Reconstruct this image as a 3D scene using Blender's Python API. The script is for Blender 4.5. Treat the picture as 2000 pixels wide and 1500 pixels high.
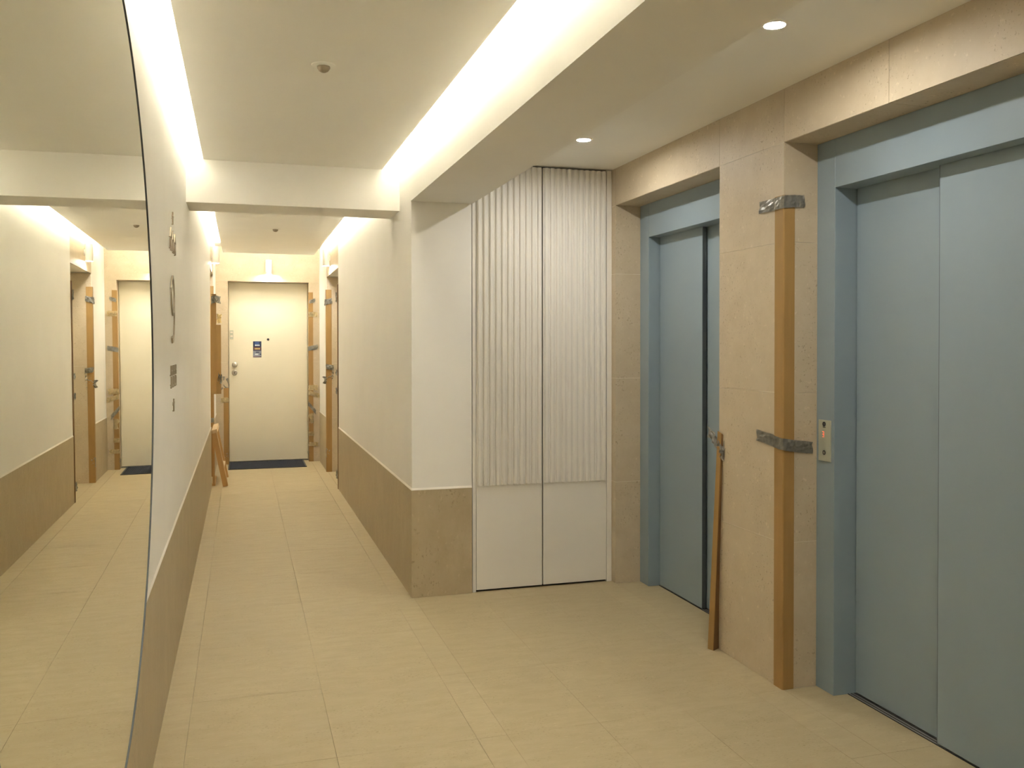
import bpy, bmesh, math, random
from mathutils import Vector, Matrix
random.seed(7)
for o in list(bpy.data.objects):
    bpy.data.objects.remove(o)
S = bpy.context.scene
COL = S.collection

# ------------------------------------------------------------------ camera, world, exposure
CAM_F, CAM_YAW, CAM_PITCH, CAM_ROLL, CAM_CY, CAM_H = 1741.23, 0.2941, -0.0125, -0.001, 695.64, 1.40
fw = Vector((math.sin(CAM_YAW)*math.cos(CAM_PITCH), math.cos(CAM_YAW)*math.cos(CAM_PITCH), math.sin(CAM_PITCH)))
rt = Vector((math.cos(CAM_YAW), -math.sin(CAM_YAW), 0))
up = rt.cross(fw)
cr, sr = math.cos(CAM_ROLL), math.sin(CAM_ROLL)
r2, u2 = rt*cr + up*sr, up*cr - rt*sr
cd = bpy.data.cameras.new('camera')
cam = bpy.data.objects.new('camera', cd); COL.objects.link(cam)
M = Matrix.Identity(4)
for i in range(3):
    M[i][0], M[i][1], M[i][2] = r2[i], u2[i], -fw[i]
M[2][3] = CAM_H
cam.matrix_world = M
cd.sensor_width = 36; cd.lens = CAM_F*36/2000
cd.shift_y = (CAM_CY-750)/2000
cd.clip_start = 0.02
S.camera = cam
w = bpy.data.worlds.new('world'); S.world = w; w.use_nodes = True
w.node_tree.nodes['Background'].inputs[0].default_value = (0.9, 0.85, 0.75, 1)
w.node_tree.nodes['Background'].inputs[1].default_value = 0.02
S.view_settings.view_transform = 'Standard'
S.view_settings.look = 'None'
S.view_settings.gamma = 1.0
S.view_settings.use_curve_mapping = False
S.view_settings.exposure = 0.0
S.cycles.diffuse_bounces = 7          # a pale corridor: light bounces many times
S.cycles.sample_clamp_indirect = 40.0
COVE_L = 99.0          # radiance of the cove strips
DOWN_L = 770.0         # radiance of the downlight lenses
SCONCE_L = 660.0
COVE_C = (1.0, 0.965, 0.88)
DOWN_C = (1.0, 0.965, 0.90)

# ------------------------------------------------------------------ dimensions (metres)
XL, XR, XW, XF = -0.289, 0.8924, 2.0929, 2.2493      # left wall, corridor right wall, lift wall, lift frame face
YC = 4.8656                                            # front of the pier between corridor and cupboard
XS = 1.2414                                            # right edge of pier and of the long beam
YE = 10.9653                                           # end wall
YB, YB2 = 5.2498, 5.5908                               # cross beam
ZB, ZC, ZL, ZW, SLAB = 2.1934, 2.4329, 2.4301, 0.6041, 2.56
XCL, XCR, YCE = -0.2003, 0.7935, 10.44                 # dropped ceiling edges
Y0 = -1.3
RY1, RY2, RZ = 8.769, 10.0077, 2.150                   # right door recess
LY1, LY2 = 9.144, 10.0077                              # left door recess
P1, P2, YQ = 3.1269, 3.6343, 4.8161                    # lift pillar, far lift recess end
N1 = 1.945                                             # near end of near lift recess
ZO, ZLIN = 2.0217, 2.2148
YCAB = 4.8736

# ------------------------------------------------------------------ helpers
def obj(name, bm, m, parent=None, loc=None, smooth=False, me=None):
    if me is None:
        me = bpy.data.meshes.new(name)
        bmesh.ops.recalc_face_normals(bm, faces=bm.faces)
        bm.to_mesh(me); bm.free()
        if m is not None: me.materials.append(m)
        if smooth:
            for p in me.polygons: p.use_smooth = True
    o = bpy.data.objects.new(name, me); COL.objects.link(o)
    if loc: o.location = loc
    if parent: o.parent = parent
    return o
def thing(name, label, cat, loc=(0, 0, 0), group=None):
    o = bpy.data.objects.new(name, None); COL.objects.link(o)
    o.empty_display_size = 0.05
    o.location = loc
    o['label'] = label; o['category'] = cat
    if group: o['group'] = group
    return o
def tag(o, label, cat, group=None):
    o['label'] = label; o['category'] = cat
    if group: o['group'] = group
    return o
def struct(o):
    o['kind'] = 'structure'; return o
def local(o, parent):
    """parent o (built in world coordinates) to parent, keeping its place"""
    o.parent = parent; o.location = Vector(o.location) - parent.location
    return o
def box(bm, x0, x1, y0, y1, z0, z1, bev=0.0):
    r = bmesh.ops.create_cube(bm, size=1.0)
    for v in r['verts']:
        v.co = Vector(((x0+x1)/2 + v.co.x*(x1-x0), (y0+y1)/2 + v.co.y*(y1-y0), (z0+z1)/2 + v.co.z*(z1-z0)))
    if bev:
        es = list({e for v in r['verts'] for e in v.link_edges})
        bmesh.ops.bevel(bm, geom=es, offset=bev, segments=1, affect='EDGES')
    return bm
def B(*a, **k):
    return box(bmesh.new(), *a, **k)
def prism(poly, a0, a1, axis='z', bm=None):
    """poly: list of 2D points; extruded along axis. x: (y,z) y: (x,z) z: (x,y)"""
    bm = bm or bmesh.new()
    def P(p, a):
        return {'z': (p[0], p[1], a), 'y': (p[0], a, p[1]), 'x': (a, p[0], p[1])}[axis]
    lo = [bm.verts.new(P(p, a0)) for p in poly]; hi = [bm.verts.new(P(p, a1)) for p in poly]
    n = len(poly)
    bm.faces.new(lo); bm.faces.new(hi[::-1])
    for i in range(n):
        bm.faces.new((lo[i], hi[i], hi[(i+1) % n], lo[(i+1) % n]))
    return bm
def cyl(bm, c, r, h, axis='z', seg=32, r2=None):
    mt = Matrix.Translation(c)
    if axis == 'y': mt = mt @ Matrix.Rotation(math.pi/2, 4, 'X')
    if axis == 'x': mt = mt @ Matrix.Rotation(math.pi/2, 4, 'Y')
    bmesh.ops.create_cone(bm, cap_ends=True, segments=seg, radius1=r, radius2=r if r2 is None else r2, depth=h, matrix=mt)
    return bm
def lathe(bm, prof, c, axis='z', seg=40, closed=False):
    """prof: (r, h) pairs"""
    rings = []
    for (r, h) in prof:
        ring = []
        for k in range(seg):
            a = 2*math.pi*k/seg
            p = (r*math.cos(a), r*math.sin(a), h)
            if axis == 'x': p = (h, p[0], p[1])
            if axis == 'y': p = (p[0], h, p[1])
            ring.append(bm.verts.new(Vector(p)+Vector(c)))
        rings.append(ring)
    pairs = list(zip(rings, rings[1:]))
    if closed: pairs.append((rings[-1], rings[0]))
    for A, Bq in pairs:
        for k in range(seg):
            bm.faces.new((A[k], A[(k+1) % seg], Bq[(k+1) % seg], Bq[k]))
    if not closed:
        for ring in (rings[0], rings[-1]):
            bm.faces.new(ring)
    return bm
def bar(bm, p, q, wdir, w, t):
    """rectangular bar from p to q; wdir = direction of its width"""
    p, q, wdir = Vector(p), Vector(q), Vector(wdir)
    d = (q-p).normalized(); wd = (wdir - d*wdir.dot(d)).normalized(); n = d.cross(wd)
    vs = []
    for e in (p, q):
        for a, b in ((-1, -1), (1, -1), (1, 1), (-1, 1)):
            vs.append(bm.verts.new(e + wd*a*w/2 + n*b*t/2))
    for f in ((0, 1, 2, 3), (7, 6, 5, 4), (0, 4, 5, 1), (1, 5, 6, 2), (2, 6, 7, 3), (3, 7, 4, 0)):
        bm.faces.new([vs[i] for i in f])
    return bm

# ------------------------------------------------------------------ materials
def new_mat(name):
    m = bpy.data.materials.new(name); m.use_nodes = True
    nt = m.node_tree
    return m, nt, nt.nodes['Principled BSDF']
def node(nt, typ, **kw):
    n = nt.nodes.new(typ)
    for k, v in kw.items():
        if k in n.inputs: n.inputs[k].default_value = v
        else: setattr(n, k, v)
    return n
def mixcol(nt, fac, a, b, mode='MIX'):
    n = nt.nodes.new('ShaderNodeMix'); n.data_type = 'RGBA'; n.blend_type = mode
    for i, v in ((0, fac), (6, a), (7, b)):
        if hasattr(v, 'links'): nt.links.new(v, n.inputs[i])
        else: n.inputs[i].default_value = v
    return n.outputs[2]
def ramp(nt, src, p0, p1, c0=(0, 0, 0, 1), c1=(1, 1, 1, 1)):
    n = nt.nodes.new('ShaderNodeValToRGB'); e = n.color_ramp.elements
    e[0].position, e[1].position = p0, p1; e[0].color, e[1].color = c0, c1
    nt.links.new(src, n.inputs[0]); return n.outputs[0]
def noise(nt, vec, scale, detail=4, rough=0.5):
    n = node(nt, 'ShaderNodeTexNoise', Scale=scale, Detail=detail, Roughness=rough)
    nt.links.new(vec, n.inputs['Vector']); return n.outputs['Fac']
def wpos(nt, scale=(1, 1, 1)):
    g = nt.nodes.new('ShaderNodeNewGeometry'); mp = nt.nodes.new('ShaderNodeMapping')
    mp.inputs['Scale'].default_value = scale
    nt.links.new(g.outputs['Position'], mp.inputs['Vector']); return mp.outputs[0]
def bump(nt, bs, h, strength, dist=0.002):
    b = node(nt, 'ShaderNodeBump', Strength=strength, Distance=dist)
    nt.links.new(h, b.inputs['Height']); nt.links.new(b.outputs[0], bs.inputs['Normal'])
def c4(c, k=1.0): return (c[0]*k, c[1]*k, c[2]*k, 1)
def paint(name, col, rough=0.6, var=0.04, bscale=180, bst=0.08, metallic=0.0, spec=0.4):
    m, nt, bs = new_mat(name)
    p = wpos(nt)
    f = ramp(nt, noise(nt, p, 3.0, 3), 0.3, 0.7)
    nt.links.new(mixcol(nt, f, c4(col, 1-var), c4(col, 1+var)), bs.inputs['Base Color'])
    bs.inputs['Roughness'].default_value = rough
    bs.inputs['Metallic'].default_value = metallic
    bs.inputs['Specular IOR Level'].default_value = spec
    if bst: bump(nt, bs, noise(nt, p, bscale, 2), bst, 0.001)
    return m
def stone(name, col, stretch=(1, 1, 1), rough=0.55, fleck=0.35, tone=0.05, spec=0.35):
    m, nt, bs = new_mat(name)
    p = wpos(nt, stretch); p1 = wpos(nt)
    oi = nt.nodes.new('ShaderNodeObjectInfo')
    base = mixcol(nt, oi.outputs['Random'], c4(col, 1-tone*0.6), c4(col, 1+tone*0.6))
    big = ramp(nt, noise(nt, p1, 2.2, 5, 0.6), 0.3, 0.75)
    base = mixcol(nt, big, base, c4((col[0]*0.94, col[1]*0.93, col[2]*0.90)), 'MIX')
    mid = ramp(nt, noise(nt, p, 9, 7, 0.65), 0.38, 0.66)
    base = mixcol(nt, mid, base, c4((col[0]*0.90, col[1]*0.88, col[2]*0.84)))
    pale = ramp(nt, noise(nt, p, 38, 4, 0.6), 0.62, 0.72)
    base = mixcol(nt, pale, base, c4((col[0]*1.10, col[1]*1.10, col[2]*1.10)))
    # dark pits and hair-like flecks, scattered in patches
    fl = ramp(nt, noise(nt, p, 85, 3, 0.6), 0.60, 0.69)
    patch = ramp(nt, noise(nt, p1, 6.0, 3), 0.40, 0.66)
    mm = nt.nodes.new('ShaderNodeMath'); mm.operation = 'MULTIPLY'
    nt.links.new(fl, mm.inputs[0]); nt.links.new(patch, mm.inputs[1])
    m2 = nt.nodes.new('ShaderNodeMath'); m2.operation = 'MULTIPLY'; m2.inputs[1].default_value = fleck
    nt.links.new(mm.outputs[0], m2.inputs[0])
    base = mixcol(nt, m2.outputs[0], base, c4((col[0]*0.45, col[1]*0.40, col[2]*0.33)))
    nt.links.new(base, bs.inputs['Base Color'])
    bs.inputs['Roughness'].default_value = rough
    bs.inputs['Specular IOR Level'].default_value = spec
    bump(nt, bs, noise(nt, p, 60, 4), 0.06, 0.0015)
    return m
def emit(name, col, s):
    m, nt, bs = new_mat(name)
    bs.inputs['Base Color'].default_value = c4(col)
    bs.inputs['Emission Color'].default_value = c4(col)
    bs.inputs['Emission Strength'].default_value = s
    return m
def kraft(name, col):
    m, nt, bs = new_mat(name)
    p = wpos(nt, (40, 40, 3)); p1 = wpos(nt)
    a = ramp(nt, noise(nt, p, 1.0, 4), 0.3, 0.7)
    nt.links.new(mixcol(nt, a, c4(col, 0.93), c4(col, 1.05)), bs.inputs['Base Color'])
    bs.inputs['Roughness'].default_value = 0.62
    bump(nt, bs, noise(nt, p1, 260, 3), 0.12, 0.0008)
    return m
def tape_mat(name, col, rough=0.32, metallic=0.35, alpha=1.0):
    m, nt, bs = new_mat(name)
    p = wpos(nt)
    a = ramp(nt, noise(nt, p, 45, 3), 0.3, 0.7)
    nt.links.new(mixcol(nt, a, c4(col, 0.8), c4(col, 1.2)), bs.inputs['Base Color'])
    bs.inputs['Roughness'].default_value = rough; bs.inputs['Metallic'].default_value = metallic
    bs.inputs['Alpha'].default_value = alpha
    bump(nt, bs, noise(nt, p, 70, 3), 0.5, 0.002)
    return m

WALLC = (0.85, 0.83, 0.78)
M = {}
M['wall'] = paint('white_wall_paint', WALLC, 0.55, 0.015, 220, 0.05)
M['ceil'] = paint('white_ceiling_paint', (0.88, 0.865, 0.81), 0.75, 0.012, 200, 0.04)
M['cup'] = paint('cupboard_lacquer', (0.82, 0.79, 0.73), 0.42, 0.012, 240, 0.02)
M['stone'] = stone('beige_limestone', (0.60, 0.51, 0.375), (1, 1, 1.0), 0.5, 0.8)
M['wains'] = stone('wainscot_limestone', (0.50, 0.415, 0.275), (1, 1, 0.6), 0.5, 0.6)
M['floor'] = stone('floor_limestone', (0.495, 0.417, 0.262), (0.8, 2.4, 1), 0.52, 1.0, 0.05, 0.22)
M['strip'] = stone('floor_border_limestone', (0.503, 0.424, 0.268), (0.8, 2.4, 1), 0.52, 0.6, 0.04, 0.22)
M['grout'] = paint('pale_grout', (0.40, 0.335, 0.235), 0.8, 0.05)
M['grout2'] = paint('light_joint', (0.78, 0.71, 0.59), 0.7, 0.03)
M['lift'] = paint('grey_blue_lift_enamel', (0.265, 0.335, 0.38), 0.38, 0.012, 420, 0.05, 0.0, 0.5)
M['leaf_shade'] = paint('dark_edge_shade', (0.10, 0.12, 0.14), 0.6, 0.0, bst=0)  # dark tone for the shade line between lift leaves
M['dark'] = paint('black_gap', (0.02, 0.02, 0.02), 0.8, 0.0, bst=0)
M['sill'] = paint('sill_aluminium', (0.42, 0.40, 0.36), 0.4, 0.05, 300, 0.1, 0.7)
M['steel'] = paint('satin_steel', (0.58, 0.55, 0.48), 0.28, 0.04, 300, 0.03, 0.85)
M['bronze'] = paint('dull_bronze', (0.36, 0.31, 0.23), 0.38, 0.04, 300, 0.03, 0.5)
M['plate'] = paint('pale_steel_plate', (0.50, 0.52, 0.42), 0.35, 0.03, 300, 0.03, 0.3)
M['rim'] = paint('dark_blue_rim', (0.10, 0.115, 0.125), 0.35, 0.03, 300, 0.02, 0.5)
M['kraft'] = kraft('kraft_cardboard', (0.37, 0.22, 0.07))
M['kraft2'] = kraft('dark_brown_cardboard', (0.20, 0.105, 0.035))
M['wood'] = kraft('pine_wood', (0.50, 0.30, 0.11))
M['woodp'] = kraft('pale_pine', (0.62, 0.46, 0.26))
M['tape'] = tape_mat('grey_duct_tape', (0.40, 0.385, 0.33), 0.30, 0.25)
M['tapey'] = tape_mat('pale_masking_tape', (0.70, 0.58, 0.33), 0.55, 0.0)
M['door'] = paint('cream_door_enamel', (0.80, 0.755, 0.60), 0.40, 0.012, 260, 0.03)
M['trim'] = paint('cream_trim', (0.86, 0.82, 0.75), 0.5, 0.02)
M['mat'] = stone('navy_mat_fibre', (0.05, 0.056, 0.072), (1, 1, 1), 0.95, 0.6, 0.0, 0.1)
M['white'] = paint('white_plastic', (0.82, 0.80, 0.75), 0.4, 0.01)
M['sprink'] = paint('shaded_brown_cap', (0.35, 0.29, 0.20), 0.5, 0.03, 200, 0.02, 0.3)  # shade on the cap is put into its brown colour
M['cove'] = emit('cove_strip_light', COVE_C, COVE_L)
M['lens'] = emit('downlight_lens', DOWN_C, DOWN_L)
M['slens'] = emit('sconce_lens', DOWN_C, SCONCE_L)
M['red'] = emit('red_led', (1.0, 0.16, 0.08), 0.9)
M['ink'] = paint('black_ink', (0.03, 0.03, 0.03), 0.5, 0, bst=0)
M['navy'] = paint('flyer_navy', (0.03, 0.05, 0.11), 0.35, 0.1, bst=0)
M['blue'] = paint('flyer_blue', (0.07, 0.13, 0.33), 0.35, 0.1, bst=0)
M['fwhite'] = paint('flyer_pale', (0.70, 0.75, 0.78), 0.35, 0.05, bst=0)
M['yellow'] = paint('flyer_yellow', (0.70, 0.55, 0.22), 0.35, 0.05, bst=0)
M['maroon'] = paint('flyer_maroon', (0.16, 0.08, 0.08), 0.35, 0.1, bst=0)
M['fgrey'] = paint('flyer_grey_blue', (0.26, 0.29, 0.36), 0.35, 0.2, bst=0)
m, nt, bs = new_mat('mirror_silver')
bs.inputs['Base Color'].default_value = (0.90, 0.905, 0.82, 1); bs.inputs['Metallic'].default_value = 1.0
bs.inputs['Roughness'].default_value = 0.0
M['mirror'] = m

# ------------------------------------------------------------------ floor and its tiles
floor = struct(obj('floor', B(-0.9, 2.7, Y0-0.1, 11.4, -0.06, -0.006), M['grout']))
GAP = 0.0009
def tile(name, x0, x1, y0, y1, z0, z1, m, parent, axis, gap=GAP):
    """one stone piece; axis = thin direction, left at full thickness"""
    if axis != 'x': x0, x1 = x0+gap, x1-gap
    if axis != 'y': y0, y1 = y0+gap, y1-gap
    if axis != 'z': z0, z1 = z0+gap, z1-gap
    return obj(name, B(x0, x1, y0, y1, z0, z1), m, parent)
yj = [3.053 + 0.6335*k for k in range(-7, 13)]
yj = [Y0] + [y for y in yj if Y0 < y < YE-0.05] + [YE+0.22]
for a, b in zip(yj, yj[1:]):
    tile('tile', XL-0.02, -0.193, a, b, -0.02, 0, M['strip'], floor, 'z', 0.0004)
    tile('tile', -0.193, 0.303, a, b, -0.02, 0, M['floor'], floor, 'z', 0.0007)
    g = 0.0004 if a < 4.8 else GAP
    tile('tile', 0.303, 0.795, a, b, -0.02, 0, M['floor'], floor, 'z', g)
    tile('tile', 0.795, 0.905, a, b, -0.02, 0, M['strip'], floor, 'z', g)
yl = [y for y in yj if y < 4.6] + [4.715]
for a, b in zip(yl, yl[1:]):
    for x0, x1 in ((0.905, 1.262), (1.262, 1.615), (1.615, 1.966)):
        tile('tile', x0, x1, a, b, -0.02, 0, M['floor'], floor, 'z', 0.0004)
for x0, x1 in ((0.905, 1.435), (1.435, 1.966)):
    tile('tile', x0, x1, 4.715, YCAB+0.02, -0.02, 0, M['strip'], floor, 'z', 0.0004)
for a, b in ((Y0, 0.6), (0.6, N1), (N1, 2.536), (2.536, P1), (P1, P2), (P2, 4.225), (4.225, YQ), (YQ, YCAB+0.02)):
    tile('tile', 1.966, XW+0.005, a, b, -0.02, 0, M['strip'], floor, 'z', 0.0005)
for a, b in ((N1, 2.536), (2.536, P1), (P2, 4.225), (4.225, YQ)):
    tile('tile', XW+0.005, 2.318, a, b, -0.02, 0, M['strip'], floor, 'z', 0.0005)
tile('tile', 0.905, 1.12, RY1, RY2, -0.02, 0, M['strip'], floor, 'z')
tile('tile', -0.55, XL-0.02, LY1, LY2, -0.02, 0, M['strip'], floor, 'z')

# ------------------------------------------------------------------ walls
TH = 0.010
# left wall
bm = B(-0.55, XL-0.004, Y0-0.1, LY1, -0.02, SLAB+0.02)
box(bm, -0.55, XL-0.004, LY2, 11.2, -0.02, SLAB+0.02)
box(bm, -0.75, -0.55, LY1-0.3, LY2+0.3, -0.02, SLAB+0.02)
box(bm, -0.55, XL-0.004-TH, LY1, LY2, RZ+TH, SLAB+0.02)
wl = struct(obj('wall_left', bm, M['wall']))
def wainscot_x(xf, xb, y0, y1, parent, n):
    for k in range(n):
        tile('stone_tile', min(xf, xb), max(xf, xb), y0+(y1-y0)*k/n, y0+(y1-y0)*(k+1)/n, 0, ZW-0.008, M['wains'], parent, 'x', 0.0004)
wainscot_x(XL, XL-0.006, Y0, LY1, wl, 17)
wainscot_x(XL, XL-0.006, LY2, YE, wl, 2)
tile('stone_tile', XL-0.004-TH, XL-0.004, LY1, LY2, RZ, SLAB, M['stone'], wl, 'x')
for k, (z0, z1) in enumerate(((0, 0.6), (0.6, 1.2), (1.2, 1.8), (1.8, RZ))):
    tile('stone_tile', -0.50, XL-0.005, LY2-TH, LY2, z0, z1, M['stone'], wl, 'y', 0.0006)
    tile('stone_tile', -0.50, XL-0.005, LY1, LY1+TH, z0, z1, M['stone'], wl, 'y', 0.0006)
# pier between corridor and lobby, and the corridor wall behind it
bm = B(XR+0.004, XS-0.004, YC+0.004, RY1, -0.02, SLAB+0.02)
box(bm, XR+0.004, 1.16, RY2, 11.2, -0.02, SLAB+0.02)
box(bm, 1.16, 1.36, RY1-0.3, RY2+0.3, -0.02, SLAB+0.02)
box(bm, XR+0.004+TH, 1.16, RY1, RY2, RZ+TH, SLAB+0.02)
wm = struct(obj('wall_middle', bm, M['wall']))
wainscot_x(XR, XR+0.006, YC, RY1, wm, 6)
wainscot_x(XR, XR+0.006, RY2, YE, wm, 2)
tile('stone_tile', XR+0.006, XS-0.004, YC, YC+0.006, 0, ZW-0.008, M['wains'], wm, 'y', 0.0002)
tile('stone_tile', XR+0.004, XR+0.004+TH, RY1, RY2, RZ, SLAB, M['stone'], wm, 'x')
for k, (z0, z1) in enumerate(((0, 0.6), (0.6, 1.2), (1.2, 1.8), (1.8, RZ))):
    tile('stone_tile', XR+0.005, 1.12, RY2-TH, RY2, z0, z1, M['stone'], wm, 'y', 0.0006)
    tile('stone_tile', XR+0.005, 1.12, RY1, RY1+TH, z0, z1, M['stone'], wm, 'y', 0.0006)
# cream chamfered trim on top of the wainscot
def trim_x(xw, s, y0, y1, n):
    poly = [(xw-s*0.004, ZW-0.008), (xw+s*0.0005, ZW-0.008), (xw+s*0.0005, ZW-0.006), (xw-s*0.0035, ZW+0.004), (xw-s*0.004, ZW+0.004)]
    struct(obj('trim_%d' % n, prism(poly, y0, y1, 'y'), M['trim']))
trim_x(XL, 1, Y0, LY1, 1); trim_x(XL, 1, LY2, YE, 2)
trim_x(XR, -1, YC, RY1, 3); trim_x(XR, -1, RY2, YE, 4)
poly = [(YC+0.004, ZW-0.008), (YC-0.0005, ZW-0.008), (YC-0.0005, ZW-0.006), (YC+0.0035, ZW+0.004), (YC+0.004, ZW+0.004)]
struct(obj('trim_5', prism(poly, XR-0.0005, XS-0.004, 'x'), M['trim']))
# end wall, stone clad, with its door opening
XD1, XD2, ZD = -0.1548, 0.7710, 2.1516
bm = B(-0.75, XD1-0.012, YE+TH, 11.25, -0.02, SLAB+0.02)
box(bm, XD2+0.012, 1.4, YE+TH, 11.25, -0.02, SLAB+0.02)
box(bm, XD1-0.012, XD2+0.012, YE+TH, 11.25, ZD+0.012, SLAB+0.02)
we = struct(obj('wall_end', bm, M['grout2']))
for z0, z1 in ((0, 0.6), (0.6, 1.2), (1.2, 1.8), (1.8, ZD)):
    tile('stone_tile', XL-0.004, XD1, YE, YE+TH, z0, z1, M['stone'], we, 'y', 0.0006)
    tile('stone_tile', XD2, XR+0.004, YE, YE+TH, z0, z1, M['stone'], we, 'y', 0.0006)
for x0, x1 in ((XL-0.004, 0.303), (0.303, XR+0.004)):
    tile('stone_tile', x0, x1, YE, YE+TH, ZD, SLAB, M['stone'], we, 'y', 0.0006)
# lift wall: core plus stone tiles
CX = XW+0.012
JX = XW+0.0016
bm = B(JX, 2.60, P1+0.0016, P2-0.0016, -0.02, SLAB+0.02)
box(bm, JX, 2.60, YQ+0.0016, 5.6, -0.02, SLAB+0.02)
box(bm, JX, 2.60, Y0-0.1, N1-0.0016, -0.02, SLAB+0.02)
box(bm, JX, 2.60, N1-0.012, P1+0.012, ZLIN+0.0016, SLAB+0.02)
box(bm, JX, 2.60, P2-0.012, YQ+0.012, ZLIN+0.0016, SLAB+0.02)
box(bm, 2.50, 2.60, N1-0.012, YQ+0.012, -0.02, ZLIN+0.05)
wr = struct(obj('wall_right', bm, M['grout2']))
rows = [0, 0.5963, 1.2048, 1.8146, ZLIN, SLAB]
for z0, z1 in zip(rows, rows[1:]):
    tile('stone_tile', XW, CX, P1, P2, z0, z1, M['stone'], wr, 'x', 0.0012)
    tile('stone_tile', XW, CX, YQ, YCAB+0.05, z0, z1, M['stone'], wr, 'x', 0.0012)
    for k in range(5):
        tile('stone_tile', XW, CX, Y0+(N1-Y0)*k/5, Y0+(N1-Y0)*(k+1)/5, z0, z1, M['stone'], wr, 'x', 0.0012)
    if z1 < 2.4:
        tile('stone_tile', XW+0.0025, 2.30, P1, P1+0.012, z0, z1, M['stone'], wr, 'y', 0.0012)
        tile('stone_tile', XW+0.0025, 2.30, P2-0.012, P2, z0, z1, M['stone'], wr, 'y', 0.0012)
        tile('stone_tile', XW+0.0025, 2.30, YQ, YQ+0.012, z0, z1, M['stone'], wr, 'y', 0.0012)
        tile('stone_tile', XW+0.0025, 2.30, N1-0.012, N1, z0, z1, M['stone'], wr, 'y', 0.0012)
for y0, y1 in ((N1, 2.52), (2.52, P1), (P2, YQ)):
    tile('stone_tile', XW, CX, y0, y1, ZLIN, SLAB, M['stone'], wr, 'x', 0.0012)
    tile('stone_tile', XW+0.0025, 2.30, y0, y1, ZLIN, ZLIN+0.012, M['stone'], wr, 'z', 0.0008)
struct(obj('wall_back', B(-0.75, 2.60, Y0-0.1, Y0, -0.02, SLAB+0.02), M['wall']))

# ------------------------------------------------------------------ ceiling
ceil = struct(obj('ceiling', B(-0.9, 2.7, Y0-0.1, 11.4, SLAB, SLAB+0.1), M['ceil']))
obj('ceiling_panel', B(XCL, XCR, Y0, YB, ZC, ZC+0.022), M['ceil'], ceil)
obj('ceiling_panel', B(XCL, XCR, YB2, YCE, ZC, ZC+0.022), M['ceil'], ceil)
obj('ceiling_panel', B(XS, CX, Y0, YCAB+0.06, ZL, ZL+0.022), M['ceil'], ceil)
obj('beam', B(XR, XS, Y0, YC+0.005, ZB, SLAB+0.01), M['wall'], ceil)
obj('beam', B(XL-0.004, XR+0.004, YB, YB2, ZB, SLAB+0.01), M['wall'], ceil)

# ------------------------------------------------------------------ lights in the coves
def cove(label, x0, x1, y0, y1):
    """LED profile lying on top of a dropped ceiling panel, near its edge"""
    z = ZC+0.022
    t = thing('cove_light', label, 'light', ((x0+x1)/2, (y0+y1)/2, z))
    local(obj('profile', B(x0-0.002, x1+0.002, y0, y1, z, z+0.004), M['white']), t)
    local(obj('strip', B(x0, x1, y0, y1, z+0.004, z+0.012), M['cove']), t)
e0, e1 = 0.021, 0.035
cove('warm strip light in the left ceiling cove before the cross beam', XCL+e0, XCL+e1, Y0+0.05, YB-0.09)
cove('warm strip light in the left ceiling cove beyond the cross beam', XCL+e0, XCL+e1, YB2+0.03, YCE-0.03)
cove('warm strip light in the right ceiling cove before the cross beam', XCR-e1, XCR-e0, Y0+0.05, YB-0.09)
cove('warm strip light in the right ceiling cove beyond the cross beam', XCR-e1, XCR-e0, YB2+0.03, YCE-0.03)
cove('warm strip light above the end wall and cream door', XCL+0.05, XCR-0.05, YCE-e1, YCE-e0)

def downlight(y, label):
    t = thing('downlight', label, 'light', (1.6427, y, ZL), 'recessed downlights over the lift lobby')
    obj('ring', lathe(bmesh.new(), [(0.034, 0.0), (0.046, 0.0), (0.046, -0.003), (0.043, -0.005), (0.034, -0.005)], (0, 0, 0), closed=True), M['white'], t, smooth=False)
    obj('lens', cyl(bmesh.new(), (0, 0, -0.0010), 0.0338, 0.002), M['lens'], t)
downlight(4.1818, 'small round recessed downlight nearest the slatted white cupboard')
downlight(2.5089, 'small round recessed downlight opposite the near lift doors')
downlight(0.836, 'small round recessed downlight added out of view near the lobby back wall')  # unseen lamp, added to light the near part of the lobby

def sconce(label, p, wall):
    """tube light: p = bottom centre; wall = direction to the wall"""
    t = thing('wall_sconce', label, 'light', p)
    obj('tube', lathe(bmesh.new(), [(0.030, 0.004), (0.030, 0.0), (0.0365, 0.0), (0.0365, 0.17), (0.030, 0.17), (0.030, 0.166)], (0, 0, 0), seg=32), M['white'], t, smooth=False)
    obj('lens', cyl(bmesh.new(), (0, 0, 0.0015), 0.0298, 0.003), M['slens'], t)
    wv = Vector(wall)
    a = wv*0.034; b = wv*0.0465
    bm = bar(bmesh.new(), a+Vector((0, 0, 0.085)), b+Vector((0, 0, 0.085)), (0, 0, 1), 0.06, 0.03)
    obj('bracket', bm, M['white'], t)
sconce('white tube wall light above the cream end door', (0.306, YE-0.046, 2.238), (0, 1, 0))
sconce('white tube wall light above the right door recess', (XR-0.041, 9.57, 2.235), (1, 0, 0))
sconce('white tube wall light above the left door recess', (XL+0.037, 9.57, 2.235), (-1, 0, 0))

def sprinkler(y, x, label):
    t = thing('ceiling_sprinkler', label, 'sprinkler', (x, y, ZC))
    obj('cover_ring', lathe(bmesh.new(), [(0.012, 0), (0.045, 0), (0.043, -0.003), (0.026, -0.006), (0.012, -0.006)], (0, 0, 0), closed=True), M['ceil'], t)
    obj('cap', lathe(bmesh.new(), [(0.024, -0.004), (0.024, -0.012), (0.017, -0.022), (0.008, -0.027)], (0, 0, 0), seg=24), M['sprink'], t, smooth=True)
sprinkler(3.36, 0.293, 'small round sprinkler in the ceiling before the cross beam')
sprinkler(8.195, 0.289, 'small round sprinkler in the ceiling beyond the cross beam')

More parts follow.
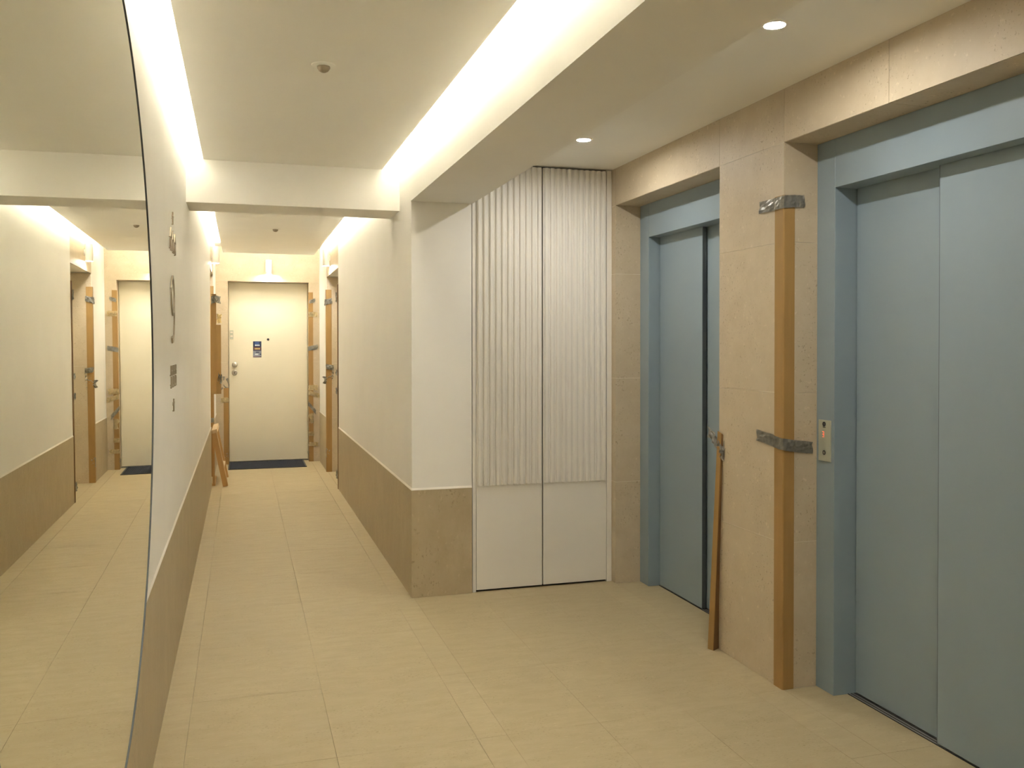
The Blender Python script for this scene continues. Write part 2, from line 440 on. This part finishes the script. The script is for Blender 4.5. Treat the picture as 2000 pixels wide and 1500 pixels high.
# ------------------------------------------------------------------ lifts
def lift(near, far, label, front_far):
    """near, far = recess ends along y; front_far: the far leaf runs in front"""
    t = thing('elevator_entrance', label, 'elevator door', (XF, (near+far)/2, 0), 'grey blue lift entrances')
    i0, i1 = near+0.1136, far-0.1136
    def part(name, bm, m): return local(obj(name, bm, m), t)
    part('jamb', B(XF, 2.372, near, i0, 0, ZLIN, bev=0.0012), M['lift'])
    part('jamb', B(XF, 2.372, i1, far, 0, ZLIN, bev=0.0012), M['lift'])
    part('header', B(XF, 2.372, i0+0.0004, i1-0.0004, ZO, ZLIN, bev=0.0012), M['lift'])
    mid = (i0+i1)/2
    fx, bx = 2.3195, 2.350
    if front_far:
        part('door_panel', B(fx, fx+0.026, mid-0.022, i1-0.004, 0.006, ZO+0.03, bev=0.001), M['lift'])
        part('door_panel', B(bx, bx+0.02, i0+0.004, mid+0.06, 0.006, ZO+0.03, bev=0.001), M['lift'])
    else:
        part('door_panel', B(fx, fx+0.026, i0+0.004, mid, 0.006, ZO+0.03, bev=0.001), M['lift'])
        part('door_panel', B(bx, bx+0.02, mid-0.06, i1-0.004, 0.006, ZO+0.03, bev=0.001), M['lift'])
    e = (mid-0.0245, mid-0.022) if front_far else (mid, mid+0.0025)
    part('edge_shade', B(fx+0.001, fx+0.024, e[0], e[1], 0.006, ZO+0.03), M['leaf_shade'])  # thin dark strip draws the shade line where the leaves overlap
    part('dark_shaft_slab', B(2.376, 2.40, near, far, 0, ZLIN), M['dark'])  # black slab stands in for the unlit shaft behind the leaves
    sl = part('sill', B(2.318, 2.376, i0, i1, -0.012, 0.001), M['sill'])
    for gx in (2.3165, 2.3305, 2.3455):
        g = obj('groove', B(gx, gx+0.0035, i0, i1, -0.004, 0.0016), M['dark'])
        g.parent = sl
    return t
lift(P2, YQ, 'grey blue two-leaf lift entrance beside the white slatted cupboard', True)
ln = lift(N1, P1, 'grey blue two-leaf lift entrance with the call plate on its frame', False)
ln_loc = ln.location

# lift call plate
t = thing('call_plate', 'slim pale lift call plate with red floor digit on grey blue frame', 'call button', (XF, 3.0683, 0.9304))
def cp(name, bm, m): return local(obj(name, bm, m), t)
cp('plate', B(XF-0.006, XF, 3.030, 3.1066, 0.9304, 1.0965, bev=0.0012), M['plate'])
X = XF-0.006
cp('key_switch', lathe(bmesh.new(), [(0.0035, -0.002), (0.0095, -0.002), (0.0095, 0), (0.0035, 0)], (X, 3.0685, 1.0805), 'x', 24, True), M['ink'])
bm = bmesh.new()
for k in range(5): box(bm, X-0.0006, X+0.001, 3.0605+k*0.0034, 3.0631+k*0.0034, 1.0665, 1.0695)
cp('caption', bm, M['ink'])
bm = bmesh.new()   # digit 3 made of bars: seen facing +x, right of the reader is -y
yc, zc, hw, hh, th = 3.0755, 1.0385, 0.0055, 0.0058, 0.0024
for dz in (-2*hh+th/2, 0, 2*hh-th/2): box(bm, X-0.0006, X+0.001, yc-hw, yc+hw*0.8, zc+dz-th/2, zc+dz+th/2)
box(bm, X-0.0006, X+0.001, yc-hw, yc-hw+th, zc-2*hh+th, zc+2*hh-th)
cp('floor_digit', bm, M['red'])
cp('call_button', lathe(bmesh.new(), [(0.0055, -0.0015), (0.0092, -0.0015), (0.0092, 0), (0.0055, 0)], (X, 3.0685, 0.9655), 'x', 24, True), M['ink'])
cp('button_cap', cyl(bmesh.new(), (X-0.0008, 3.0685, 0.9655), 0.0054, 0.0016, 'x', 24), M['steel'])

# ------------------------------------------------------------------ white slatted cupboard
cab = thing('utility_cupboard', 'tall white two-door utility cupboard with vertical slats beside the lift', 'cupboard', (1.66, YCAB, 0))
def kp(name, bm, m, par=cab): return local(obj(name, bm, m), par)
kp('carcass', B(1.2434, CX-0.014, YCAB+0.032, YCAB+0.45, 0.0, ZL-0.003), M['cup'])
kp('jamb', B(1.2434, 1.2625, YCAB, YCAB+0.032, 0.0, ZL-0.003, bev=0.001), M['cup'])
kp('jamb', B(2.0600, XW-0.001, YCAB, YCAB+0.032, 0.0, ZL-0.003, bev=0.001), M['cup'])
kp('shadow_gap', B(1.2625, 2.0600, YCAB+0.024, YCAB+0.032, 0.0, ZL-0.003), M['dark'])
slat_me = None
ZS0, ZS1 = 0.604, 2.418
for (x0, x1, xs) in ((1.2650, 1.6565, 1.2822), (1.6640, 2.0575, 1.6825)):
    d = kp('cupboard_door', B(x0, x1, YCAB, YCAB+0.022, 0.012, 2.420, bev=0.0008), M['cup'])
    for k in range(11):
        x = xs + k*0.0358
        if slat_me is None:
            w2, w1, dp = 0.0125, 0.0085, 0.017
            poly = [(-w2, 0.0), (-w2, -dp*0.45), (-w1, -dp*0.9), (-w1*0.5, -dp), (w1*0.5, -dp), (w1, -dp*0.9), (w2, -dp*0.45), (w2, 0.0)]
            s = obj('slat', prism(poly, ZS0, ZS1, 'z'), M['cup']); slat_me = s.data
        else:
            s = obj('slat', None, None, me=slat_me)
        s.parent = d
        s.location = (x, YCAB, 0)

# ------------------------------------------------------------------ doors
d1 = struct(thing('door_1', 'cream flush door at the end of the corridor', 'door', (0.308, YE+0.165, 0)))
del d1['category']
def dp(name, bm, m, par=None, **k):
    o = local(obj(name, bm, m, **k), d1)
    return o
YD = YE+0.165
def dx(x): return x*1.015
def dz(z): return 1.4+(z-1.4)*1.015
dp('leaf', B(XD1+0.006, XD2-0.006, YD, YD+0.04, 0.014, ZD-0.006, bev=0.001), M['door'])
dp('frame', box(box(B(XD1-0.02, XD1+0.004, YD+0.012, YD+0.06, 0, ZD), XD2-0.004, XD2+0.02, YD+0.012, YD+0.06, 0, ZD), XD1+0.004, XD2-0.004, YD+0.012, YD+0.06, ZD-0.004, ZD+0.02), M['door'])
dp('backing', B(XD1-0.002, XD2+0.002, YD+0.06, YD+0.08, 0, ZD+0.002), M['dark'])
for x0, x1 in ((XD1-0.012, XD1), (XD2, XD2+0.012)):
    for z0, z1 in ((0, 0.6), (0.6, 1.2), (1.2, 1.8), (1.8, ZD)):
        tile('stone_tile', x0, x1, YE+TH, YD+0.012, z0, z1, M['stone'], we, 'x', 0.0006)
tile('stone_tile', XD1, XD2, YE+TH, YD+0.012, ZD, ZD+0.012, M['stone'], we, 'z', 0.0006)
kx, kz, lz = dx(-0.082), dz(1.172), dz(1.078)
dp('knob', lathe(bmesh.new(), [(0.008, 0.0), (0.030, 0.0), (0.030, -0.006), (0.012, -0.008), (0.012, -0.030), (0.026, -0.036), (0.033, -0.050), (0.030, -0.064), (0.018, -0.072), (0.006, -0.074)], (kx, YD, kz), 'y', 32), M['steel'], smooth=True)
dp('lock', lathe(bmesh.new(), [(0.006, 0), (0.033, 0), (0.033, -0.008), (0.028, -0.012), (0.012, -0.012), (0.012, -0.016), (0.004, -0.016)], (kx-0.003, YD, lz), 'y', 32), M['steel'])
dp('keyhole', B(kx-0.006, kx, YD-0.0175, YD-0.012, lz-0.012, lz+0.012), M['ink'])
dp('peephole', lathe(bmesh.new(), [(0.004, 0), (0.014, 0), (0.014, -0.004), (0.009, -0.006), (0.004, -0.006)], (dx(0.297), YD, dz(1.469)), 'y', 24), M['ink'])
dp('number_plate', B(-0.138, -0.098, YD-0.003, YD, dz(1.470), dz(1.575), bev=0.001), M['plate'])
for z in (1.50, 1.545):
    dp('plate_mark', B(-0.132, -0.104, YD-0.0045, YD-0.003, dz(z), dz(z)+0.016), M['grout2'])
dp('threshold', B(XD1, XD2, YD-0.02, YD+0.05, -0.004, 0.006), M['sill'])
def side_door(n, x, s, y0, y1):
    d = struct(thing('door_%d' % n, 'cream door inside the side recess', 'door', (x, (y0+y1)/2, 0)))
    del d['category']
    local(obj('leaf', B(min(x, x+s*0.04), max(x, x+s*0.04), y0+0.03, y1-0.03, 0.006, RZ-0.03, bev=0.001), M['door']), d)
    bm = B(min(x-s*0.01, x+s*0.05), max(x-s*0.01, x+s*0.05), y0+0.012, y0+0.029, 0, RZ)
    box(bm, min(x-s*0.01, x+s*0.05), max(x-s*0.01, x+s*0.05), y1-0.029, y1-0.012, 0, RZ)
    box(bm, min(x-s*0.01, x+s*0.05), max(x-s*0.01, x+s*0.05), y0+0.029, y1-0.029, RZ-0.028, RZ)
    local(obj('frame', bm, M['door']), d)
    local(obj('knob', lathe(bmesh.new(), [(0.008, 0.0), (0.030, 0.0), (0.030, -s*0.006), (0.012, -s*0.008), (0.012, -s*0.030), (0.030, -s*0.045), (0.018, -s*0.065), (0.006, -s*0.067)], (x, y0+0.12, 1.05), 'x', 24), M['steel'], smooth=True), d)
side_door(2, 1.105, 1, RY1, RY2)
side_door(3, -0.495, -1, LY1, LY2)

# flyer stuck on the end door
t = thing('flyer', 'small dark blue flyer with pale and yellow print on the end door', 'flyer', (0.1755, YD, 1.255))
def fp(name, x0, x1, z0, z1, m, k): return local(obj(name, B(0.127+x0, 0.127+x1, YD-0.0008-k*0.0004, YD-0.0002 if k == 0 else YD-0.0008, 1.2550+z0, 1.2550+z1), m), t)
fp('sheet', 0, 0.097, 0, 0.193, M['navy'], 0)
fp('print_block', 0.020, 0.070, 0.150, 0.188, M['blue'], 1)
for k, (a, b) in enumerate(((0.023, 0.036), (0.038, 0.047), (0.050, 0.062), (0.065, 0.076))):
    fp('print_line', a, b, 0.138, 0.153, M['fwhite'], 2)
fp('print_block', 0.004, 0.093, 0.088, 0.126, M['maroon'], 1)
for k, (a, b) in enumerate(((0.020, 0.031), (0.034, 0.046), (0.049, 0.060), (0.063, 0.079))):
    fp('print_line', a, b, 0.095, 0.112, M['yellow'], 2)
fp('print_block', 0.002, 0.095, 0.004, 0.080, M['fgrey'], 1)
fp('print_line', 0.034, 0.070, 0.056, 0.066, M['navy'], 2)
fp('print_line', 0.022, 0.060, 0.030, 0.044, M['fwhite'], 2)
fp('print_line', 0.078, 0.093, 0.030, 0.044, M['navy'], 2)
fp('print_line', 0.004, 0.093, 0.006, 0.014, M['maroon'], 2)

# doormat
t = thing('doormat', 'long dark navy ribbed doormat in front of the end door', 'mat', (0.28, 10.80, 0))
local(obj('border', box(box(box(B(-0.153, 0.709, 10.485, 10.500, 0, 0.008), -0.153, 0.709, 11.100, 11.115, 0, 0.008), -0.153, -0.138, 10.5, 11.100, 0, 0.008), 0.694, 0.709, 10.5, 11.100, 0, 0.008), M['ink']), t)
bm = bmesh.new()
for k in range(40):
    x = -0.138 + k*0.832/40
    box(bm, x+0.002, x+0.0188, 10.5, 11.100, 0.0, 0.010+0.002*random.random())
box(bm, -0.138, 0.694, 10.5, 11.100, 0, 0.007)
o = local(obj('pile', bm, M['mat']), t); o['kind'] = 'stuff'

# ------------------------------------------------------------------ tape and cardboard corner guards
def ribbon(path, wdir, w, seed, amp=0.0018, n=9, nw=4, name='tape', m=None, lift=0.001, nrm=None):
    """strip of tape along path (list of 3D points); wdir = width direction"""
    rnd = random.Random(seed)
    pts = [Vector(p) for p in path]; wd = Vector(wdir).normalized()
    cen, tan = [], []
    for a, b in zip(pts, pts[1:]):
        for k in range(n):
            cen.append(a.lerp(b, k/n)); tan.append((b-a).normalized())
    cen.append(pts[-1]); tan.append((pts[-1]-pts[-2]).normalized())
    bm = bmesh.new(); grid = []
    L = len(cen)
    ph = [rnd.uniform(0, 6) for _ in range(4)]
    for i, (c, tg) in enumerate(zip(cen, tan)):
        nn = tg.cross(wd).normalized()
        if nrm is not None and nn.dot(Vector(nrm)) < 0: nn = -nn
        row = []
        jag = rnd.uniform(-1, 1)
        for j in range(nw+1):
            v = j/nw-0.5
            fold = abs(math.sin(i*0.9+ph[0]+v*3))*abs(math.sin(i*0.37+ph[1]-v*2))
            h = lift + amp*fold*1.6 + amp*0.4*rnd.random()
            e = tg*(rnd.uniform(-1, 1)*w*0.10) if i in (0, L-1) else Vector((0, 0, 0))
            row.append(bm.verts.new(c + wd*(v*w*(1+0.04*jag)) + nn*h + e))
        grid.append(row)
    for i in range(L-1):
        for j in range(nw):
            bm.faces.new((grid[i][j], grid[i+1][j], grid[i+1][j+1], grid[i][j+1]))
    g = bmesh.ops.solidify(bm, geom=list(bm.faces), thickness=0.0005)
    return obj(name, bm, m or M['tape'])
def crumple(c, ud, vd, su, sv, amp, seed, m=None, name='tape', n=7):
    """creased scrap of tape centred at c in the plane ud, vd"""
    rnd = random.Random(seed)
    c, ud, vd = Vector(c), Vector(ud).normalized(), Vector(vd).normalized(); nn = ud.cross(vd)
    bm = bmesh.new(); g = []
    for i in range(n):
        row = []
        for j in range(n):
            a, b = i/(n-1)-0.5, j/(n-1)-0.5
            edge = 1.0 + rnd.uniform(-0.22, 0.22)
            row.append(bm.verts.new(c + ud*(a*su*edge) + vd*(b*sv*edge) + nn*(amp*rnd.random())))
        g.append(row)
    for i in range(n-1):
        for j in range(n-1):
            q = (g[i][j], g[i+1][j], g[i+1][j+1], g[i][j+1])
            if rnd.random() < 0.5:
                bm.faces.new((q[0], q[1], q[2])); bm.faces.new((q[0], q[2], q[3]))
            else:
                bm.faces.new((q[0], q[1], q[3])); bm.faces.new((q[1], q[2], q[3]))
    bmesh.ops.solidify(bm, geom=list(bm.faces), thickness=0.0006)
    return obj(name, bm, m or M['tape'])
def lguard(corner, d1, l1, d2, l2, z0, z1, th=0.004, rad=0.006):
    """L section with its outer corner just off `corner`; flanges run along d1 and d2 (2D unit vectors)"""
    c, a, b = Vector(corner), Vector(d1), Vector(d2)
    o = c - a*th - b*th
    outer = [o + a*(l1+th), o + a*rad]
    for k in (1, 2, 3):
        s = k/4*math.pi/2
        outer.append(o + a*rad*(1-math.sin(s)) + b*rad*(1-math.cos(s)))
    outer += [o + b*rad, o + b*(l2+th)]
    inner = [c + b*l2 + Vector((0, 0)), c, c + a*l1]
    return prism([tuple(p) for p in outer] + [tuple(p) for p in inner], z0, z1, 'z')

G = 'cardboard corner guards taped to stone edges'
# 1 pillar between the lifts
t = thing('corner_guard', 'tall brown cardboard corner guard taped to stone pillar between lifts', 'corner guard', (XW, P1, 0), G)
local(obj('cardboard', lguard((XW-0.0006, P1-0.0006), (0, 1), 0.058, (1, 0), 0.048, 0.001, 2.003), M['kraft']), t)
x, y = XW-0.0052, P1-0.0052
local(ribbon([(XW-0.0005, 3.303, 1.977), (XW-0.0008, P1+0.064, 1.974), (x, P1+0.054, 1.974), (x, y, 1.975), (XW+0.046, y, 1.980), (XW+0.052, P1-0.0006, 1.980), (2.187, P1-0.0005, 1.981)], (0, 0, 1), 0.050, 3, 0.003, n=5, nrm=None), t)
local(ribbon([(XW-0.0005, 3.318, 1.018), (XW-0.0008, P1+0.064, 1.006), (x, P1+0.054, 1.004), (x, y, 0.998), (XW+0.046, y, 0.990), (XW+0.052, P1-0.0006, 0.989), (2.228, P1-0.0005, 0.979)], (0, 0, 1), 0.048, 5, 0.003, n=5), t)
# 2 loose guard by the far lift
t = thing('corner_guard', 'short brown cardboard corner guard come loose and leaning by the far lift', 'corner guard', (2.07, 3.63, 0), G)
bot = [Vector(p) for p in ((2.046, 3.652, 0.001), (2.0575, 3.622, 0.001), (2.0975, 3.6455, 0.001))]
top = [Vector(p) for p in ((2.0790, 3.623, 1.006), (2.0868, 3.6035, 0.996), (2.0920, 3.5990, 0.990))]
def slab(a, b, A, Bq, th):
    n = ((b-a).cross(A-a)).normalized()*th
    bm = bmesh.new(); lo = [bm.verts.new(v) for v in (a, b, Bq, A)]; hi = [bm.verts.new(v+n) for v in (a, b, Bq, A)]
    bm.faces.new(lo); bm.faces.new(hi[::-1])
    for i in range(4): bm.faces.new((lo[i], hi[i], hi[(i+1) % 4], lo[(i+1) % 4]))
    return bm
o = local(obj('outer_flange', slab(bot[0], bot[1], top[0], top[1], -0.003), M['kraft']), t)
o = local(obj('inner_flange', slab(bot[1], bot[2], top[1], top[2], 0.003), M['kraft2']), t); o['label'] = 'dark brown inner flange'  # this flange has a darker brown than the outer one
local(ribbon([(2.0925, 3.572, 0.962), (2.082, 3.592, 0.945), (2.072, 3.612, 0.938), (2.068, 3.655, 0.972), (2.064, 3.705, 1.004)], (0.1, 0.25, 1), 0.055, 11, 0.010, n=5), t)
o = local(crumple((2.078, 3.598, 0.905), (0, 1, 0.2), (0, 0.1, 1), 0.035, 0.055, 0.012, 12), t)
# 3, 4 end door
t = thing('corner_guard', 'tall cardboard corner guard with many tapes right of the end door', 'corner guard', (XD2, YE, 0), G)
local(obj('cardboard', lguard((XD2-0.0006, YE-0.0006), (1, 0), 0.050, (0, 1), 0.036, 0.001, 2.035), M['kraft']), t)
yy = YE-0.0055
def endtape(z, x0, x1, w, seed, m, slope=0.0):
    local(ribbon([(x0, yy, z-slope), (x1, yy, z+slope)], (0, 0, 1), w, seed, 0.004, n=8, m=m, lift=0.0005, nrm=(0, -1, 0)), t)
endtape(1.93, 0.775, 0.845, 0.045, 21, M['tape'], 0.01)
endtape(1.77, 0.766, 0.872, 0.060, 22, M['tapey'])
endtape(1.37, 0.762, 0.872, 0.055, 23, M['tape'], 0.012)
endtape(0.89, 0.762, 0.872, 0.065, 24, M['tapey'])
endtape(0.81, 0.766, 0.890, 0.055, 25, M['tapey'], -0.02)
endtape(0.65, 0.755, 0.850, 0.055, 26, M['tape'], -0.055)
endtape(0.52, 0.772, 0.828, 0.120, 27, M['tapey'])
endtape(0.335, 0.765, 0.825, 0.05, 28, M['tapey'])
endtape(0.21, 0.765, 0.870, 0.05, 29, M['tapey'])
local(crumple((0.795, yy-0.002, 0.09), (1, 0, 0), (0, 0, 1), 0.075, 0.075, -0.02, 30), t)
t = thing('corner_guard', 'short cardboard corner guard left of the end door', 'corner guard', (XD1, YE, 0), G)
local(obj('cardboard', lguard((XD1+0.0006, YE-0.0006), (-1, 0), 0.054, (0, 1), 0.036, 0.001, 0.90), M['kraft']), t)
def lend(z, x0, x1, w, seed, m): local(ribbon([(x0, yy, z), (x1, yy, z)], (0, 0, 1), w, seed, 0.004, n=6, m=m, lift=0.0005, nrm=(0, -1, 0)), t)
lend(0.76, -0.235, -0.155, 0.06, 31, M['tapey'])
local(crumple((-0.205, yy-0.004, 0.955), (1, 0, 0.1), (0, 0, 1), 0.10, 0.15, -0.03, 32), t)
local(crumple((-0.180, yy-0.002, 0.10), (1, 0, 0), (0, 0, 1), 0.05, 0.07, -0.015, 33), t)
# 5, 6 right recess
t = thing('corner_guard', 'tall cardboard corner guard on far edge of the right door recess', 'corner guard', (XR, RY2, 0), G)
local(obj('cardboard', lguard((XR-0.0008, RY2-TH-0.0008), (1, 0), 0.056, (0, 1), 0.056, 0.001, 2.012), M['kraft']), t)
yr = RY2-TH-0.006
local(ribbon([(XR-0.006, yr+0.05, 1.86), (XR-0.006, yr, 1.875), (XR+0.058, yr, 1.89)], (0, 0, 1), 0.06, 41, 0.008, n=5), t)
local(ribbon([(XR-0.006, yr, 1.165), (XR+0.075, yr, 1.15)], (0, 0, 1), 0.055, 42, 0.010, n=7, nrm=(0, -1, 0)), t)
local(crumple((XR+0.040, yr-0.002, 1.10), (1, 0, 0), (0, 0, 1), 0.065, 0.12, -0.02, 43), t)
local(crumple((XR+0.022, yr-0.004, 1.02), (1, 0, 0.05), (0, 0, 1), 0.115, 0.085, -0.03, 44), t)
local(crumple((XR+0.010, yr-0.003, 0.22), (1, 0, 0), (0, 0, 1), 0.05, 0.10, -0.012, 45), t)
t = thing('corner_guard', 'thin cardboard corner guard on near edge of the right door recess', 'corner guard', (XR, RY1, 0), G)
local(obj('cardboard', lguard((XR-0.0008, RY1+TH+0.0008-0.012), (1, 0), 0.05, (0, 1), 0.0335, 0.001, 1.99, 0.0035), M['kraft2']), t)
for k, (z, h) in enumerate(((1.86, 0.09), (1.13, 0.05), (0.95, 0.06), (0.14, 0.08))):
    local(ribbon([(XR-0.0052, RY1-0.012, z), (XR-0.0052, RY1+0.034, z+0.01)], (0, 0, 1), h, 50+k, 0.010, n=5, nrm=(-1, 0, 0)), t)
# 7, 8 left recess
t = thing('corner_guard', 'tall cardboard corner guard on far edge of the left door recess', 'corner guard', (XL, LY2, 0), G)
local(obj('cardboard', lguard((XL-0.003, LY2-TH-0.0008), (-1, 0), 0.056, (0, 1), 0.056, 0.001, 2.03), M['kraft']), t)
local(ribbon([(XL-0.045, LY2-TH-0.006, 0.60), (XL+0.002, LY2-TH-0.006, 0.605)], (0, 0, 1), 0.05, 60, 0.006, n=6, nrm=(0, -1, 0)), t)
t = thing('corner_guard', 'wide hanging cardboard corner guard come loose from the left door recess', 'corner guard', (XL, LY1, 0), G)
# bent open: one flange faces the corridor, the other the camera
yb = LY1+0.006
pl = [(-0.2860, yb-0.008), (-0.2400, yb), (-0.1960, yb+0.030), (-0.1985, yb+0.033), (-0.2410, yb+0.0040), (-0.2860, yb-0.004)]
o = local(obj('cardboard', prism(pl, 0.925, 1.60, 'z'), M['kraft']), t)
pl2 = [(-0.2862, yb-0.0085), (-0.2390, yb-0.001), (-0.2395, yb+0.003), (-0.2862, yb-0.004)]
o = local(obj('upper_flange', prism(pl2, 1.60, 1.90, 'z'), M['kraft']), t)
local(ribbon([(XL+0.0005, LY1-0.06, 1.83), (XL+0.002, LY1-0.012, 1.84), (-0.245, LY1-0.006, 1.85), (-0.205, LY1+0.03, 1.84)], (0, 0, 1), 0.07, 70, 0.012, n=4), t)
local(crumple((-0.212, LY1+0.01, 1.66), (1, 0.2, 0.0), (0, 0, 1), 0.045, 0.09, -0.02, 71, M['tapey']), t)
local(crumple((-0.208, LY1+0.012, 1.07), (1, 0.2, 0.0), (0, 0, 1), 0.045, 0.11, -0.03, 72), t)

# ------------------------------------------------------------------ wooden frame leaning by the left recess
t = thing('wooden_frame', 'small wooden frame leaning by the left door recess', 'frame', (-0.22, 9.5, 0))
def wp(name, p, q, wd, w_, th, m):
    return local(obj(name, bar(bmesh.new(), p, q, wd, w_, th), m), t)
u = Vector((0.10, 0, -0.51)).normalized()
f0, g0 = Vector((-0.163, 9.27, 0.004)), Vector((-0.268, 9.27, 0.535))
wp('upright', f0, g0, (0, 1, 0), 0.052, 0.046, M['wood'])
wp('upright', f0+Vector((0, 0.62, 0)), g0+Vector((0, 0.62, 0)), (0, 1, 0), 0.052, 0.046, M['wood'])
wp('top_rail', g0+Vector((0.006, -0.035, 0.018)), g0+Vector((0.006, 0.66, 0.018)), (1, 0, 0.25), 0.050, 0.034, M['woodp'])
wp('lower_rail', f0+Vector((-0.028, 0.03, 0.135)), f0+Vector((-0.028, 0.60, 0.135)), (0.2, 0, 1), 0.085, 0.022, M['woodp'])
a = (g0-f0).normalized()
nrm = Vector((a.z, 0, -a.x))
wp('pale_face', f0+nrm*0.0252+Vector((0, 0, 0.004)), g0+nrm*0.0252, (0, 1, 0), 0.052, 0.004, M['woodp'])  # thin sheet giving one face of the near upright a paler colour
wp('brace', Vector((-0.275, 9.34, 0.012)), Vector((-0.275, 9.34, 0.50)), (0, 1, 0), 0.04, 0.02, M['wood'])
wp('foot_rail', Vector((-0.275, 9.33, 0.014)), Vector((-0.275, 9.89, 0.014)), (1, 0, 0), 0.03, 0.024, M['wood'])

# ------------------------------------------------------------------ round mirror on the left wall
nm = Vector((1, 0.00422, 0.00477)).normalized()
ev = Vector((-0.00422, 1, 0)).normalized(); ew = nm.cross(ev).normalized()
if ew.z < 0: ew = -ew
MC = Vector((-0.23658-0.00422*1.902-0.00477*1.347, 1.902, 1.347))
RA, RB = 0.955, 0.890
t = thing('wall_mirror', 'very large round mirror with thin dark rim on the left wall', 'mirror', tuple(MC))
def ell(bm, prof, seg=160, cap=()):
    rings = []
    for (dr, h) in prof:
        rings.append([bm.verts.new(ev*((RA+dr)*math.cos(2*math.pi*k/seg)) + ew*((RB+dr)*math.sin(2*math.pi*k/seg)) + nm*h) for k in range(seg)])
    for A, Q in zip(rings, rings[1:]):
        for k in range(seg): bm.faces.new((A[k], A[(k+1) % seg], Q[(k+1) % seg], Q[k]))
    for i in cap: bm.faces.new(rings[i])
    return bm, rings
bm, _ = ell(bmesh.new(), [(0, 0.0), (0, -0.006)], cap=(0, 1))
obj('glass', bm, M['mirror'], t)
bm, rg = ell(bmesh.new(), [(0.0004, -0.008), (0.0004, 0.0018), (0.0010, 0.0024), (0.0020, 0.0024), (0.0026, 0.0018), (0.0026, -0.008), (0.0004, -0.008)])
bmesh.ops.remove_doubles(bm, verts=bm.verts, dist=1e-6)
obj('rim', bm, M['rim'], t)
bm, _ = ell(bmesh.new(), [(-0.10, -0.0062), (-0.10, -0.030)], cap=(0, 1))
obj('backing', bm, M['white'], t)

# ------------------------------------------------------------------ raised metal sign beyond the mirror
sg = thing('floor_sign', 'raised metal floor sign with tall numeral nine on the left wall', 'sign', (XL-0.004, 4.2, 1.1))
def glyph(name, strokes, th, d0=0.002, d1=0.008):
    """strokes: polylines of (y, z); bars standing off the wall"""
    bm = bmesh.new(); X0 = XL-0.004
    for st in strokes:
        for (a, b) in zip(st, st[1:]):
            A, Q = Vector((X0+(d0+d1)/2, a[0], a[1])), Vector((X0+(d0+d1)/2, b[0], b[1]))
            e = (Q-A).normalized()*th*0.3
            bar(bm, A-e, Q+e, (1, 0, 0), d1-d0, th)
    # pins that hold it off the wall
    for st in strokes:
        p = st[len(st)//2]
        cyl(bm, (X0+d0/2+0.001, p[0], p[1]), 0.003, d0+0.002, 'x', 8)
    local(obj(name, bm, M['bronze']), sg)
Yc = 4.10
def sh(st, dy, dz, k=1.0): return [[(Yc+dy+p[0]*k, dz+p[1]*k) for p in s] for s in st]
spark = [[(0, 0.026), (0, -0.026)], [(-0.024, 0.010), (0.0, 0.0), (0.024, 0.010)]]
glyph('arrow_mark', sh(spark, 0.08, 1.957), 0.006)
glyph('arrow_mark', sh(spark, 0.08, 1.138), 0.006)
nine = []
for k in range(25):
    a = -0.35 + 2*math.pi*k/24
    nine.append((0.06+0.085*math.cos(a), 1.617+0.082*math.sin(a)))
tail = [(0.145, 1.617), (0.148, 1.55), (0.138, 1.49), (0.110, 1.442), (0.070, 1.420), (0.015, 1.416), (0.0, 1.432)]
glyph('numeral', [[(Yc+p[0], p[1]) for p in nine], [(Yc+p[0], p[1]) for p in tail]], 0.013)
g1 = [[(0, 0.045), (-0.030, 0.005)], [(0, 0.045), (0.030, 0.005)], [(-0.026, -0.002), (-0.026, -0.042)], [(0.024, -0.002), (0.024, -0.046)], [(-0.026, -0.002), (0.0, -0.030)], [(0.0, -0.030), (0.024, -0.002)]]
for k in range(3): glyph('letter', sh(g1, -0.04+0.12*k, 1.855), 0.0055)
g2 = [[(-0.024, 0.046), (-0.024, 0.006)], [(0.022, 0.046), (0.022, 0.006)], [(-0.024, 0.026), (0.022, 0.026)], [(-0.018, -0.002), (0.024, -0.002), (0.024, -0.046)], [(-0.012, -0.002), (-0.014, -0.036), (-0.030, -0.046)]]
for k in range(3): glyph('letter', sh(g2, -0.04+0.12*k, 1.266), 0.0050)
